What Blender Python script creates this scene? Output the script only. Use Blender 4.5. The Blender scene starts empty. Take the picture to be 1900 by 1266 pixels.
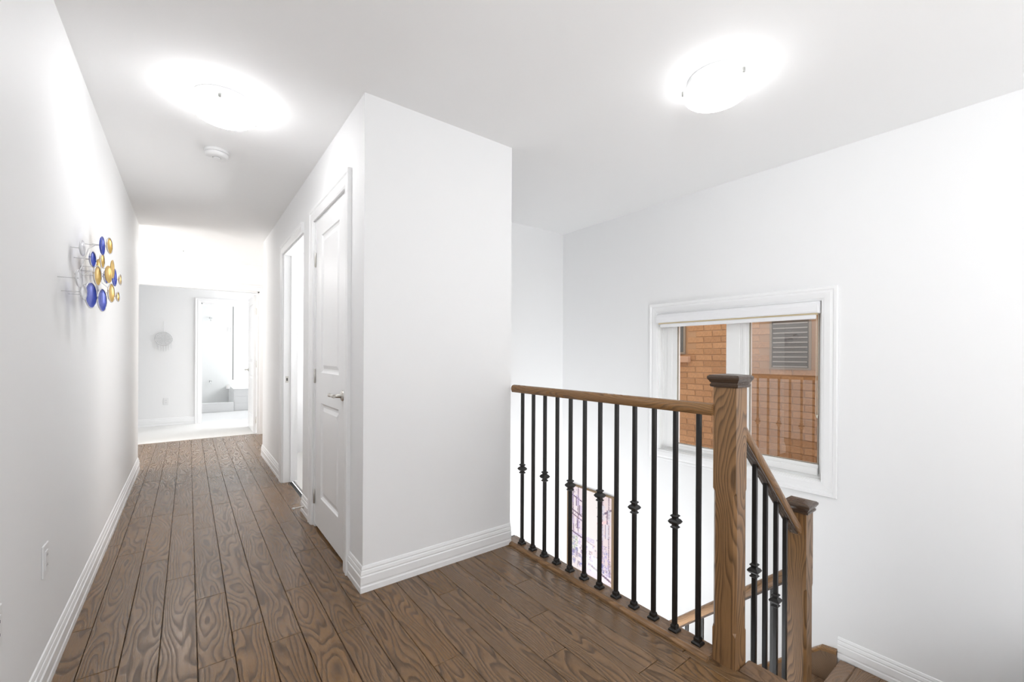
import bpy, bmesh, math, random
from mathutils import Vector, Matrix
random.seed(7)
R = math.radians
scene = bpy.context.scene
C = scene.collection

# ------------------------------------------------------------------ camera
F_PX, YAW, ROLL, HORIZON = 786.8, 37.36, 0.3, 659.86
cam_d = bpy.data.cameras.new('camera')
cam = bpy.data.objects.new('camera', cam_d); C.objects.link(cam)
cam_d.sensor_width = 36.0
cam_d.lens = F_PX / 1900.0 * 36.0
cam_d.shift_y = (HORIZON - 633.0) / 1900.0
cam_d.clip_start = 0.03
cam.matrix_world = (Matrix.Translation((0, 0, 1.2)) @ Matrix.Rotation(R(-YAW), 4, 'Z')
                    @ Matrix.Rotation(R(90), 4, 'X') @ Matrix.Rotation(R(ROLL), 4, 'Z'))
scene.camera = cam

# ------------------------------------------------------------------ world, added fill lights, exposure
w = bpy.data.worlds.new('world'); scene.world = w; w.use_nodes = True
bg = w.node_tree.nodes['Background']
bg.inputs['Color'].default_value = (0.93, 0.96, 1.0, 1)
bg.inputs['Strength'].default_value = 1.6
vs = scene.view_settings
vs.view_transform = 'Standard'; vs.look = 'None'; vs.gamma = 1.0; vs.use_curve_mapping = False
vs.exposure = 1.13
LAMP = 6.0          # emission of the frosted ceiling domes


XLW = -0.408


def fill_light(name, loc, rot, sx, sy, power, col=(0.955, 0.98, 1.0)):
    """unseen area light added to brighten a room; some tilted up to lift the ceiling"""
    l = bpy.data.lights.new(name, 'AREA'); l.shape = 'RECTANGLE'
    l.size = sx; l.size_y = sy; l.energy = power; l.color = col
    o = bpy.data.objects.new(name, l); C.objects.link(o)
    o.location = loc; o.rotation_euler = rot
    return o


fill_light('hall_back_fill', (2.55, -2.66, 1.45), (R(150), 0, 0), 1.0, 1.4, 7)  # added fill behind the camera, aimed up at the ceiling
fill_light('hall_side_fill', (XLW - 0.06, -1.30, 1.45), (0, R(-150), 0), 1.3, 1.4, 37)  # added fill in the invented left opening, tilted upward
fill_light('side_room_fill', (2.19, 4.5, 1.5), (0, R(125), 0), 1.2, 1.5, 24)  # added fill so the side room and its doorway read white
fill_light('lobby_fill', (-1.99, 6.58, 1.4), (0, R(-115), 0), 1.5, 1.0, 15, (1.0, 0.96, 0.91))  # added fill brightening the lobby from the left
fill_light('lobby_fill', (3.39, 6.58, 1.4), (0, R(115), 0), 1.5, 1.0, 15, (1.0, 0.96, 0.91))  # its added counterpart on the lobby's right
fill_light('bedroom_fill', (3.25, 8.30, 1.4), (0, R(90), 0), 1.6, 1.2, 21)  # added fill for the bedroom beyond the double doors
fill_light('bathroom_fill', (2.28, 10.9, 1.6), (0, R(90), 0), 1.0, 0.9, 22)  # added fill to whiten the bathroom; the wall here is solid
fill_light('lower_storey_fill', (0.9, -0.11, -1.6), (R(90), 0, 0), 1.7, 1.7, 60)  # added fill for the lower stairwell; no window behind it

# ------------------------------------------------------------------ sizes
H = 2.528                      # ceiling
XL = -0.408                    # corridor left wall
XR = 0.705                     # corridor right wall
YA = 2.16                      # closet front wall
XB = 1.64                      # stairwell side of the closet block
XW = 3.265                     # outer (window) wall
YS = 3.36                      # stairwell back wall
YC = 5.80                      # corridor mouth to the far lobby
YE = 7.36                      # wall with the double doors
YD = 9.10                      # bedroom wall with the dream catcher
ZL = -0.69                     # stair landing
ZB = -2.76                     # lower storey floor
RAIL_X = 1.668

# ------------------------------------------------------------------ materials


def principled(name, col, rough=0.5, metal=0.0, spec=0.5, coat=0.0):
    m = bpy.data.materials.new(name); m.use_nodes = True
    b = m.node_tree.nodes['Principled BSDF']
    b.inputs['Base Color'].default_value = (*col, 1)
    b.inputs['Roughness'].default_value = rough
    b.inputs['Metallic'].default_value = metal
    b.inputs['Specular IOR Level'].default_value = spec
    b.inputs['Coat Weight'].default_value = coat
    return m


def paint(name, col, rough, bump=0.02, scale=220.0):
    m = principled(name, col, rough)
    nt = m.node_tree; b = nt.nodes['Principled BSDF']
    tc = nt.nodes.new('ShaderNodeTexCoord'); n = nt.nodes.new('ShaderNodeTexNoise')
    n.inputs['Scale'].default_value = scale; n.inputs['Detail'].default_value = 2
    bp = nt.nodes.new('ShaderNodeBump'); bp.inputs['Strength'].default_value = bump
    bp.inputs['Distance'].default_value = 0.002
    nt.links.new(tc.outputs['Object'], n.inputs['Vector'])
    nt.links.new(n.outputs['Fac'], bp.inputs['Height'])
    if bump > 0.1: nt.links.new(bp.outputs['Normal'], b.inputs['Normal'])
    return m


def oak(name, light, dark, axis='Y', period=0.0085, rough=(0.24, 0.5), var=0.3, contrast=0.85, pith=0.05,
        spec=0.5, bump=0.25, wander=0.09, ripple=0.009):
    """plain-sawn oak: growth rings cut along the board, pores, board-to-board tone"""
    m = bpy.data.materials.new(name); m.use_nodes = True
    nt = m.node_tree; N = nt.nodes; L = nt.links; b = N['Principled BSDF']

    def mth(op, a, c=None, d=None):
        n = N.new('ShaderNodeMath'); n.operation = op
        for i, v in enumerate((a, c, d)):
            if v is None: continue
            if isinstance(v, (int, float)): n.inputs[i].default_value = v
            else: L.new(v, n.inputs[i])
        return n.outputs[0]

    def comb(x, y, z):
        n = N.new('ShaderNodeCombineXYZ')
        for i, v in enumerate((x, y, z)):
            if isinstance(v, (int, float)): n.inputs[i].default_value = v
            else: L.new(v, n.inputs[i])
        return n.outputs[0]

    def noise(vec, scale, detail, rough_=0.5):
        n = N.new('ShaderNodeTexNoise'); n.inputs['Scale'].default_value = scale
        n.inputs['Detail'].default_value = detail; n.inputs['Roughness'].default_value = rough_
        L.new(vec, n.inputs['Vector']); return n.outputs['Fac']
    tc = N.new('ShaderNodeTexCoord'); sp = N.new('ShaderNodeSeparateXYZ'); L.new(tc.outputs['Object'], sp.inputs[0])
    X, Y, Z = sp.outputs
    a, l, d = {'Y': (X, Y, Z), 'Z': (X, Z, Y), 'X': (Y, X, Z)}[axis]
    oi = N.new('ShaderNodeObjectInfo'); rnd = oi.outputs['Random']
    rnd2 = mth('FRACT', mth('MULTIPLY', rnd, 17.31)); rnd3 = mth('FRACT', mth('MULTIPLY', rnd, 91.7))
    ll = mth('ADD', l, mth('MULTIPLY', rnd, 60.0))
    nA = mth('SUBTRACT', noise(comb(mth('MULTIPLY', a, 3.0), mth('MULTIPLY', ll, 0.7), mth('MULTIPLY', d, 3.0)), 2.0, 1.0), 0.5)
    nB = mth('SUBTRACT', noise(comb(mth('MULTIPLY', a, 4.0), mth('MULTIPLY', ll, 0.8), mth('ADD', mth('MULTIPLY', d, 4.0), 9.0)), 2.4, 1.0), 0.5)
    nC = mth('SUBTRACT', noise(comb(mth('MULTIPLY', a, 16.0), mth('MULTIPLY', ll, 4.0), mth('MULTIPLY', d, 16.0)), 1.0, 3.0), 0.5)
    pa = mth('ADD', a, mth('ADD', mth('MULTIPLY', nA, wander), mth('MULTIPLY', mth('SUBTRACT', rnd2, 0.5), 0.10)))
    pb = mth('ADD', mth('ADD', d, pith), mth('ADD', mth('MULTIPLY', nB, wander * 1.5), mth('MULTIPLY', rnd3, 0.03)))
    rad = mth('SQRT', mth('ADD', mth('MULTIPLY', pa, pa), mth('MULTIPLY', pb, pb)))
    rad = mth('ADD', rad, mth('MULTIPLY', nC, ripple))
    ph = mth('FRACT', mth('DIVIDE', rad, period))                     # saw-tooth rings: soft start, hard late-wood edge
    ring = mth('POWER', ph, 2.2)
    # smooth the wrap with a short ramp
    edge = mth('MINIMUM', mth('MULTIPLY', mth('SUBTRACT', 1.0, ph), 6.0), 1.0)
    ring = mth('MULTIPLY', ring, edge)
    pores = noise(comb(mth('MULTIPLY', a, 420.0), mth('MULTIPLY', ll, 14.0), mth('MULTIPLY', d, 420.0)), 1.0, 2.0, 0.6)
    pr = N.new('ShaderNodeMapRange'); pr.inputs['From Min'].default_value = 0.50; pr.inputs['From Max'].default_value = 0.72
    L.new(pores, pr.inputs['Value'])
    cloud = noise(comb(mth('MULTIPLY', a, 7.0), mth('MULTIPLY', ll, 1.5), d), 2.0, 2.0)
    g = mth('MINIMUM', mth('ADD', mth('MULTIPLY', ring, contrast), mth('MULTIPLY', pr.outputs[0], 0.28 * contrast)), 1.0)
    mix = N.new('ShaderNodeMix'); mix.data_type = 'RGBA'
    mix.inputs['A'].default_value = (*light, 1); mix.inputs['B'].default_value = (*dark, 1)
    L.new(g, mix.inputs['Factor'])
    hsv = N.new('ShaderNodeHueSaturation')
    L.new(mix.outputs['Result'], hsv.inputs['Color'])
    val = mth('ADD', 1.0 - var / 2 - 0.12, mth('ADD', mth('MULTIPLY', rnd, var), mth('MULTIPLY', cloud, 0.24)))
    L.new(val, hsv.inputs['Value'])
    L.new(mth('ADD', 0.88, mth('MULTIPLY', rnd2, 0.12)), hsv.inputs['Saturation'])
    L.new(hsv.outputs[0], b.inputs['Base Color'])
    L.new(mth('ADD', rough[0], mth('MULTIPLY', g, rough[1] - rough[0])), b.inputs['Roughness'])
    b.inputs['Specular IOR Level'].default_value = spec
    bp = N.new('ShaderNodeBump'); bp.inputs['Strength'].default_value = bump; bp.inputs['Distance'].default_value = 0.0015
    L.new(mth('MULTIPLY', g, -1.0), bp.inputs['Height'])
    L.new(bp.outputs['Normal'], b.inputs['Normal'])
    return m


def emit(name, col, strength):
    m = bpy.data.materials.new(name); m.use_nodes = True
    b = m.node_tree.nodes['Principled BSDF']
    b.inputs['Base Color'].default_value = (0.9, 0.9, 0.9, 1)
    b.inputs['Emission Color'].default_value = (*col, 1); b.inputs['Emission Strength'].default_value = strength
    b.inputs['Roughness'].default_value = 0.3
    return m


def pane_glass(name, ior=1.6, tint=(1, 1, 1)):
    m = bpy.data.materials.new(name); m.use_nodes = True
    nt = m.node_tree; N = nt.nodes; L = nt.links; N.clear()
    out = N.new('ShaderNodeOutputMaterial'); mx = N.new('ShaderNodeMixShader')
    tr = N.new('ShaderNodeBsdfTransparent'); gl = N.new('ShaderNodeBsdfGlossy'); fr = N.new('ShaderNodeFresnel')
    tr.inputs['Color'].default_value = (*tint, 1)
    gl.inputs['Roughness'].default_value = 0.0; fr.inputs['IOR'].default_value = ior
    ge = N.new('ShaderNodeNewGeometry'); inv = N.new('ShaderNodeMath'); inv.operation = 'SUBTRACT'; inv.inputs[0].default_value = 1.0
    mu = N.new('ShaderNodeMath'); mu.operation = 'MULTIPLY'      # only the outer faces mirror; no false total reflection inside
    L.new(ge.outputs['Backfacing'], inv.inputs[1]); L.new(inv.outputs[0], mu.inputs[0]); L.new(fr.outputs[0], mu.inputs[1])
    L.new(mu.outputs[0], mx.inputs[0]); L.new(tr.outputs[0], mx.inputs[1]); L.new(gl.outputs[0], mx.inputs[2])
    L.new(mx.outputs[0], out.inputs[0])
    return m


M = {}
M['wall'] = paint('wall_paint', (0.88, 0.88, 0.88), 0.6)
M['ceil'] = paint('ceiling_paint', (0.97, 0.97, 0.97), 0.75)
M['trim'] = principled('trim_paint', (0.90, 0.90, 0.90), 0.32)
M['door'] = principled('door_paint', (0.90, 0.90, 0.90), 0.35)
M['plank'] = oak('floor_oak', (0.225, 0.122, 0.048), (0.026, 0.012, 0.005), 'Y', 0.0105, (0.22, 0.42), 0.16, 1.0, spec=0.5, bump=0.28)
M['landing'] = oak('landing_oak', (0.24, 0.145, 0.080), (0.075, 0.040, 0.020), 'X', 0.0085, (0.27, 0.5), 0.25, 0.75)
M['nosing'] = oak('nosing_oak', (0.22, 0.130, 0.070), (0.055, 0.030, 0.016), 'Y', 0.0075, (0.22, 0.45), 0.1, 0.8)
M['tread'] = oak('tread_oak', (0.25, 0.145, 0.070), (0.07, 0.035, 0.016), 'Y', 0.0085, (0.25, 0.45), 0.2, 0.8)
M['rail'] = oak('rail_oak', (0.31, 0.160, 0.058), (0.060, 0.028, 0.010), 'Y', 0.0075, (0.26, 0.45), 0.1, 0.85, spec=0.35)
M['newel'] = oak('newel_oak', (0.27, 0.135, 0.045), (0.030, 0.014, 0.005), 'Z', 0.0125, (0.28, 0.5), 0.1, 0.95, pith=0.075, wander=0.16)
M['cap'] = oak('cap_oak', (0.075, 0.045, 0.028), (0.022, 0.013, 0.009), 'Y', 0.0085, (0.22, 0.4), 0.05, 0.7)
M['iron'] = principled('black_iron', (0.012, 0.011, 0.010), 0.34, 0.0, 0.5)
M['nickel'] = principled('satin_nickel', (0.62, 0.60, 0.56), 0.28, 1.0)
M['clip'] = principled('clip_metal', (0.42, 0.42, 0.40), 0.4, 0.3)
M['chrome'] = principled('chrome', (0.75, 0.75, 0.75), 0.12, 1.0)
M['plastic'] = principled('white_plastic', (0.82, 0.82, 0.82), 0.35)
M['slot'] = principled('dark_slot', (0.05, 0.05, 0.05), 0.5)
M['greyline'] = principled('grey_vent', (0.45, 0.45, 0.45), 0.6)
M['dome'] = emit('lit_frosted_glass', (0.99, 0.99, 1.0), LAMP)
M['vinyl'] = principled('window_vinyl', (0.88, 0.88, 0.87), 0.35)
M['gasket'] = principled('window_gasket', (0.30, 0.27, 0.22), 0.5)
M['glass'] = pane_glass('window_glass', 1.45)
M['glass_coated'] = pane_glass('coated_window_glass', 3.2)
M['shower_glass'] = pane_glass('shower_glass', 1.3, (0.985, 0.99, 0.985))
M['blind'] = principled('blind_fabric', (0.86, 0.86, 0.87), 0.5)
M['brass'] = principled('cream_blind_tube', (0.72, 0.60, 0.38), 0.35)
M['chain'] = principled('blind_chain', (0.62, 0.58, 0.48), 0.3)
M['carpet'] = paint('cream_carpet', (0.80, 0.79, 0.77), 0.95, 0.6, 500)
M['tile'] = principled('white_tile', (0.86, 0.86, 0.86), 0.25)
M['dark_seal'] = principled('dark_seal', (0.05, 0.05, 0.04), 0.4)
M['blue'] = principled('cobalt_enamel', (0.012, 0.045, 0.42), 0.25, 0.3, 0.6)
M['gold'] = principled('gold_enamel', (0.62, 0.40, 0.10), 0.30, 0.45, 0.6)
M['silver'] = principled('silver_enamel', (0.70, 0.70, 0.72), 0.3, 0.5)
M['wire'] = principled('silver_wire', (0.66, 0.66, 0.66), 0.3, 0.8)
M['frame'] = principled('bronze_frame', (0.20, 0.125, 0.06), 0.4)
M['macrame'] = principled('white_macrame', (0.70, 0.70, 0.70), 0.9)
M['grey_item'] = principled('grey_item', (0.45, 0.46, 0.48), 0.6)
M['mortar'] = paint('mortar', (0.37, 0.215, 0.11), 0.95, 0.4, 60)
M['sill_stone'] = paint('sill_stone', (0.44, 0.265, 0.165), 0.9, 0.3, 60)
M['dark_pane'] = principled('neighbour_pane', (0.07, 0.065, 0.055), 0.2)
M['slat'] = principled('neighbour_blind', (0.30, 0.28, 0.25), 0.5)
M['nframe'] = principled('neighbour_frame', (0.22, 0.17, 0.12), 0.5)


def brick_mat():
    m = principled('brick', (0.33, 0.18, 0.10), 0.9)
    nt = m.node_tree; N = nt.nodes; L = nt.links; b = N['Principled BSDF']
    oi = N.new('ShaderNodeObjectInfo'); rp = N.new('ShaderNodeValToRGB')
    rp.color_ramp.elements[0].color = (0.36, 0.185, 0.08, 1); rp.color_ramp.elements[1].color = (0.45, 0.245, 0.115, 1)
    e = rp.color_ramp.elements.new(0.5); e.color = (0.405, 0.215, 0.096, 1)
    tc = N.new('ShaderNodeTexCoord'); n = N.new('ShaderNodeTexNoise'); n.inputs['Scale'].default_value = 60
    n.inputs['Detail'].default_value = 4
    L.new(tc.outputs['Object'], n.inputs['Vector'])
    mx = N.new('ShaderNodeMix'); mx.data_type = 'RGBA'; mx.blend_type = 'MULTIPLY'
    mr = N.new('ShaderNodeMapRange'); mr.inputs['To Min'].default_value = 0.65; mr.inputs['To Max'].default_value = 1.3
    L.new(n.outputs['Fac'], mr.inputs['Value'])
    L.new(oi.outputs['Random'], rp.inputs['Fac'])
    L.new(rp.outputs['Color'], mx.inputs['A']); L.new(mr.outputs[0], mx.inputs['B']); mx.inputs['Factor'].default_value = 1
    L.new(mx.outputs['Result'], b.inputs['Base Color'])
    bp = N.new('ShaderNodeBump'); bp.inputs['Strength'].default_value = 0.5; bp.inputs['Distance'].default_value = 0.004
    L.new(n.outputs['Fac'], bp.inputs['Height']); L.new(bp.outputs['Normal'], b.inputs['Normal'])
    return m


M['brick'] = brick_mat()

# ------------------------------------------------------------------ mesh helpers


class MB:
    def __init__(s): s.v = []; s.f = []; s.smooth = []

    def add(s, vs_, fs, smooth=False):
        o = len(s.v); s.v += [tuple(p) for p in vs_]
        for q in fs: s.f.append(tuple(i + o for i in q)); s.smooth.append(smooth)
        return s

    def box(s, x0, x1, y0, y1, z0, z1, ch=0.0):
        if ch <= 0:
            vs_ = [(x, y, z) for z in (z0, z1) for y in (y0, y1) for x in (x0, x1)]
            return s.add(vs_, [(0, 2, 3, 1), (4, 5, 7, 6), (0, 1, 5, 4), (2, 6, 7, 3), (0, 4, 6, 2), (1, 3, 7, 5)])
        bm = bmesh.new(); bmesh.ops.create_cube(bm, size=1.0)
        for v in bm.verts:
            v.co = Vector((x0 + (v.co.x + .5) * (x1 - x0), y0 + (v.co.y + .5) * (y1 - y0), z0 + (v.co.z + .5) * (z1 - z0)))
        bmesh.ops.bevel(bm, geom=bm.edges[:], offset=ch, segments=1, affect='EDGES')
        bm.verts.index_update()
        s.add([v.co[:] for v in bm.verts], [[v.index for v in f.verts] for f in bm.faces]); bm.free()
        return s

    def loft(s, rings, cap=True, closed=True, smooth=False):
        n = len(rings[0]); vs_ = [p for r in rings for p in r]; fs = []
        for i in range(len(rings) - 1):
            for j in range(n if closed else n - 1):
                k = (j + 1) % n
                fs.append((i * n + j, i * n + k, (i + 1) * n + k, (i + 1) * n + j))
        s.add(vs_, fs, smooth)
        if cap:
            s.add(rings[0], [tuple(range(n))[::-1]]); s.add(rings[-1], [tuple(range(n))])
        return s

    def lathe(s, prof, n=24, axis='Z', c=(0, 0, 0), phase=0.0, smooth=True, cap=True):
        rings = []
        for r, h in prof:
            ring = []
            for j in range(n):
                a = phase + 2 * math.pi * j / n; p, q = r * math.cos(a), r * math.sin(a)
                ring.append({'Z': (c[0] + p, c[1] + q, c[2] + h), 'X': (c[0] + h, c[1] + p, c[2] + q),
                             'Y': (c[0] + q, c[1] + h, c[2] + p)}[axis])
            rings.append(ring)
        return s.loft(rings, cap, True, smooth)

    def square(s, prof, c=(0, 0, 0)):
        """stack of square rings: (half width, height)"""
        return s.loft([[(c[0] - r, c[1] - r, c[2] + h), (c[0] + r, c[1] - r, c[2] + h), (c[0] + r, c[1] + r, c[2] + h),
                        (c[0] - r, c[1] + r, c[2] + h)] for r, h in prof])

    def tube(s, pts, r, n=8, closed=False, smooth=True):
        pts = [Vector(p) for p in pts]; rings = []; m = len(pts)
        for i, p in enumerate(pts):
            t = (pts[(i + 1) % m] - pts[i - 1]) if closed else (pts[min(i + 1, m - 1)] - pts[max(i - 1, 0)])
            t.normalize(); u = t.cross(Vector((0, 0, 1)))
            if u.length < 1e-3: u = t.cross(Vector((0, 1, 0)))
            u.normalize(); v = t.cross(u)
            rings.append([tuple(p + r * (math.cos(2 * math.pi * j / n) * u + math.sin(2 * math.pi * j / n) * v)) for j in range(n)])
        if closed: rings.append(rings[0])
        return s.loft(rings, not closed, True, smooth)

    def sweep(s, prof, p0, p1, up=(0, 0, 1), side=None):
        """profile (side, up) swept from p0 to p1"""
        p0 = Vector(p0); p1 = Vector(p1); U = Vector(up); S = Vector(side)
        return s.loft([[tuple(p + S * a + U * b) for a, b in prof] for p in (p0, p1)])

    def mesh(s, name):
        me = bpy.data.meshes.new(name); me.from_pydata(s.v, [], s.f)
        me.polygons.foreach_set('use_smooth', s.smooth)
        bm = bmesh.new(); bm.from_mesh(me); bmesh.ops.recalc_face_normals(bm, faces=bm.faces[:]); bm.to_mesh(me); bm.free()
        me.update(); return me

    def obj(s, name, mat, parent=None, label=None, origin=None):
        if origin is not None:
            s.v = [(x - origin[0], y - origin[1], z - origin[2]) for x, y, z in s.v]
        me = s.mesh(name); me.materials.append(M[mat] if isinstance(mat, str) else mat)
        o = bpy.data.objects.new(name, me); C.objects.link(o)
        if origin is not None: o.location = origin
        if parent is not None:
            o.parent = parent
            if origin is not None: o.location = Vector(origin) - WORLD.get(parent.name, Vector((0, 0, 0)))
            WORLD[o.name] = Vector(origin) if origin is not None else WORLD.get(parent.name, Vector((0, 0, 0)))
            if origin is None and WORLD.get(parent.name) is not None and WORLD[parent.name].length > 0:
                me.transform(Matrix.Translation(-WORLD[parent.name]))
        else:
            WORLD[o.name] = Vector(o.location)
        if label: o['label'] = label
        return o


WORLD = {}   # world position of every object's origin (nothing but translations between parents)


def tag(o, label, cat=None, group=None, kind=None):
    o['label'] = label
    if cat: o['category'] = cat
    if group: o['group'] = group
    if kind: o['kind'] = kind
    return o


def thing(name, label, cat, loc=(0, 0, 0), group=None, kind=None):
    o = bpy.data.objects.new(name, None); C.objects.link(o); o.location = loc; o.empty_display_size = 0.1
    WORLD[o.name] = Vector(loc)
    return tag(o, label, cat, group, kind)


def struct(name, mb, mat, label, cat, origin=None):
    return tag(mb.obj(name, mat, None, None, origin), label, cat, None, 'structure')


def inst(name, me, parent, loc, rot=None):
    """another object that shares a mesh; loc is in world space"""
    o = bpy.data.objects.new(name, me); C.objects.link(o); o.parent = parent
    o.location = Vector(loc) - WORLD.get(parent.name, Vector((0, 0, 0)))
    WORLD[o.name] = Vector(loc)
    if rot: o.rotation_euler = rot
    return o


def mesh_of(mb, name, mat):
    me = mb.mesh(name); me.materials.append(M[mat]); return me


# ------------------------------------------------------------------ shell: walls, ceiling
T = 0.12
b = MB().box(XL - T, XL, -2.7, -2.0, 0, H); b.box(XL - T, XL, -0.6, YC, 0, H)
b.box(XL - T, XL, -2.0, -0.6, 0, 0.8); b.box(XL - T, XL, -2.0, -0.6, 2.1, H)  # unseen opening added for the hall side fill
struct('wall_left', b, 'wall', 'long white corridor wall carrying the blue and gold sculpture', 'wall')
b = MB()  # corridor right wall with closet door opening and a second doorway
DZ = 2.135
b.box(XR, XR + 0.115, YA + 0.12, 2.455, 0, H); b.box(XR, XR + 0.115, 2.455, 3.19, DZ, H); b.box(XR, XR + 0.115, 3.19, 3.57, 0, H)
b.box(XR, XR + 0.115, 3.57, 4.44, DZ + 0.0, H); b.box(XR, XR + 0.115, 4.44, YC, 0, H)
struct('wall_corridor_right', b, 'wall', 'white corridor wall with the closet door and an open doorway', 'wall')
b = MB().box(XR, XB, YA, YA + 0.12, 0, H)
struct('wall_closet_front', b, 'wall', 'white wall end between the corridor and the stair railing', 'wall')
b = MB().box(XB - T, XB, YA + 0.12, YS, -0.32, H)
struct('wall_stair_side', b, 'wall', 'white side wall of the stairwell behind the closet', 'wall')
b = MB().box(XB - T, XW, YS, YS + T, -0.32, H); b.box(-0.5, XW, YS, YS + T, ZB, -0.32)
struct('wall_stair_back', b, 'wall', 'white back wall at the far end of the stairwell', 'wall')
# outer wall with the window hole
WY0, WY1, WZ0, WZ1 = 0.968, 2.160, 0.395, 1.565
b = MB()
b.box(XW, XW + 0.16, -2.9, WY0, ZB, H); b.box(XW, XW + 0.16, WY1, YS + T, ZB, H)
b.box(XW, XW + 0.16, WY0, WY1, ZB, WZ0); b.box(XW, XW + 0.16, WY0, WY1, WZ1, H)
struct('wall_right', b, 'wall', 'white stairwell wall pierced by the window', 'wall')
b = MB().box(XL - T, XW + 0.16, -2.9, YC, H, H + 0.12); b.box(-2.0, 3.4, YC, YE, H, H + 0.12)
struct('ceiling', b, 'ceil', 'smooth white ceiling over hall, corridor and stairwell', 'ceiling')
# hall behind the camera
b = MB().box(1.77, XW, -0.24, -0.12, ZB, 0.0)
struct('wall_stair_front', b, 'wall', 'white wall below the hall floor beside the top steps', 'wall')
b = MB()
for x0, x1, z0, z1 in ((XL - T, 2.05, 0, H), (3.05, XW, 0, H), (2.05, 3.05, 0, .75), (2.05, 3.05, 2.15, H)):  # opening invented behind the camera to let light in
    b.box(x0, x1, -2.7, -2.6, z0, z1)
struct('wall_hall_back', b, 'wall', 'white hall wall with an added opening for the fill light', 'wall')
# lower storey
b = MB().box(-0.5, XW, -0.24, -0.12, ZB, 0 - 0.32); b.box(-0.62, -0.5, -0.24, YS + T, ZB, -0.32)
struct('wall_lower', b, 'wall', 'white walls of the lower hall', 'wall')
b = MB().box(-0.5, RAIL_X + 0.04, -0.12, YS, -0.32, -0.03)
struct('ceiling_lower', b, 'ceil', 'white ceiling of the lower hall with the floor edge of the landing above', 'ceiling')
b = MB().box(-0.62, XW, -0.24, YS + T, ZB - 0.1, ZB)
struct('floor_lower', b, 'tile', 'pale floor of the lower hall', 'floor')
# far lobby, bedroom, bathroom, side room
b = MB().box(-2.0, XL - T, YC - T, YC, 0, H); b.box(-2.12, -2.0, YC - T, 6.05, 0, H); b.box(-2.12, -2.0, 7.1, YE + .12, 0, H); b.box(-2.12, -2.0, 6.05, 7.1, 0, .6); b.box(-2.12, -2.0, 6.05, 7.1, 2.2, H)  # side opening added for the left lobby fill
struct('wall_lobby_left', b, 'wall', 'white wall turning the corner at the corridor end', 'wall')
b = MB().box(XR + 0.115, 3.4, YC - T, YC, 0, H); b.box(3.4, 3.52, YC - T, 6.05, 0, H); b.box(3.4, 3.52, 7.1, YE + .12, 0, H); b.box(3.4, 3.52, 6.05, 7.1, 0, .6); b.box(3.4, 3.52, 6.05, 7.1, 2.2, H)  # side opening added for the right lobby fill
struct('wall_lobby_right', b, 'wall', 'white lobby wall beside the corridor mouth', 'wall')
DX0, DX1, DH = -0.70, 0.845, 2.135
b = MB().box(-2.0, DX0, YE, YE + T, 0, H); b.box(DX1, 3.4, YE, YE + T, 0, H); b.box(DX0, DX1, YE, YE + T, DH, H)
struct('wall_end', b, 'wall', 'white end wall with the tall double doorway', 'wall')
BX0, BX1, BH = 0.175, 0.99, 2.085
b = MB().box(-2.4, BX0, YD, YD + T, 0, H); b.box(BX1, 3.2, YD, YD + T, 0, H); b.box(BX0, BX1, YD, YD + T, BH, H)
struct('wall_bedroom', b, 'wall', 'white bedroom wall behind the dream catcher', 'wall')
b = MB().box(-2.52, -2.4, YE + T, YD + T, 0, H)
b.box(3.2, 3.3, YE + T, YD, 0, 0.6); b.box(3.2, 3.3, YE + T, YD, 2.2, H); b.box(3.2, 3.3, YE + T, 7.6, 0.6, 2.2); b.box(3.2, 3.3, 9.0, YD, 0.6, 2.2)  # unseen opening added for the bedroom fill
struct('wall_bedroom_side', b, 'wall', 'white bedroom side walls', 'wall')
b = MB().box(-2.4, 3.2, YE + T, YD + T, H, H + 0.1); b.box(-1.2, 2.3, YD + T, 12.3, H, H + 0.1)
struct('ceiling_bedroom', b, 'ceil', 'white bedroom ceiling', 'ceiling')
b = MB().box(-2.4, 3.2, YE + 0.06, YD, -0.02, 0.004)
struct('floor_bedroom', b, 'carpet', 'pale carpet beyond the double doors', 'floor')
b = MB().box(-1.2, 2.3, YD, 12.3, -0.02, 0.006)
struct('floor_bathroom', b, 'tile', 'white tiled bathroom floor', 'floor')
b = MB().box(-1.2, 2.3, 12.2, 12.3, 0, H); b.box(-1.3, -1.2, YD + T, 12.3, 0, H); b.box(2.3, 2.4, YD + T, 12.3, 0, H)
struct('wall_bathroom', b, 'tile', 'white bathroom walls around the shower', 'wall')
# room behind the second doorway
b = MB().box(2.2, 2.3, 3.3, 3.7, 0, H); b.box(2.2, 2.3, 5.3, YC - T, 0, H); b.box(2.2, 2.3, 3.7, 5.3, 0, .85); b.box(2.2, 2.3, 3.7, 5.3, 2.15, H); b.box(XR + .115, 2.2, 3.36 + T, 3.36 + T + 0.02, 0, H); b.box(XR + .115, 2.3, YC - T - 0.02, YC - T, 0, H)  # outer opening added for the side room fill
b.box(XR + .115, 2.3, 3.48, YC, H, H + 0.01)
struct('wall_side_room', b, 'wall', 'white walls of the room behind the open doorway', 'wall')
b = MB().box(XR + 0.095, 2.2, 3.5, YC - T, -0.02, 0.006)
struct('floor_side_room', b, 'carpet', 'pale carpet in the side room', 'floor')

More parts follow.
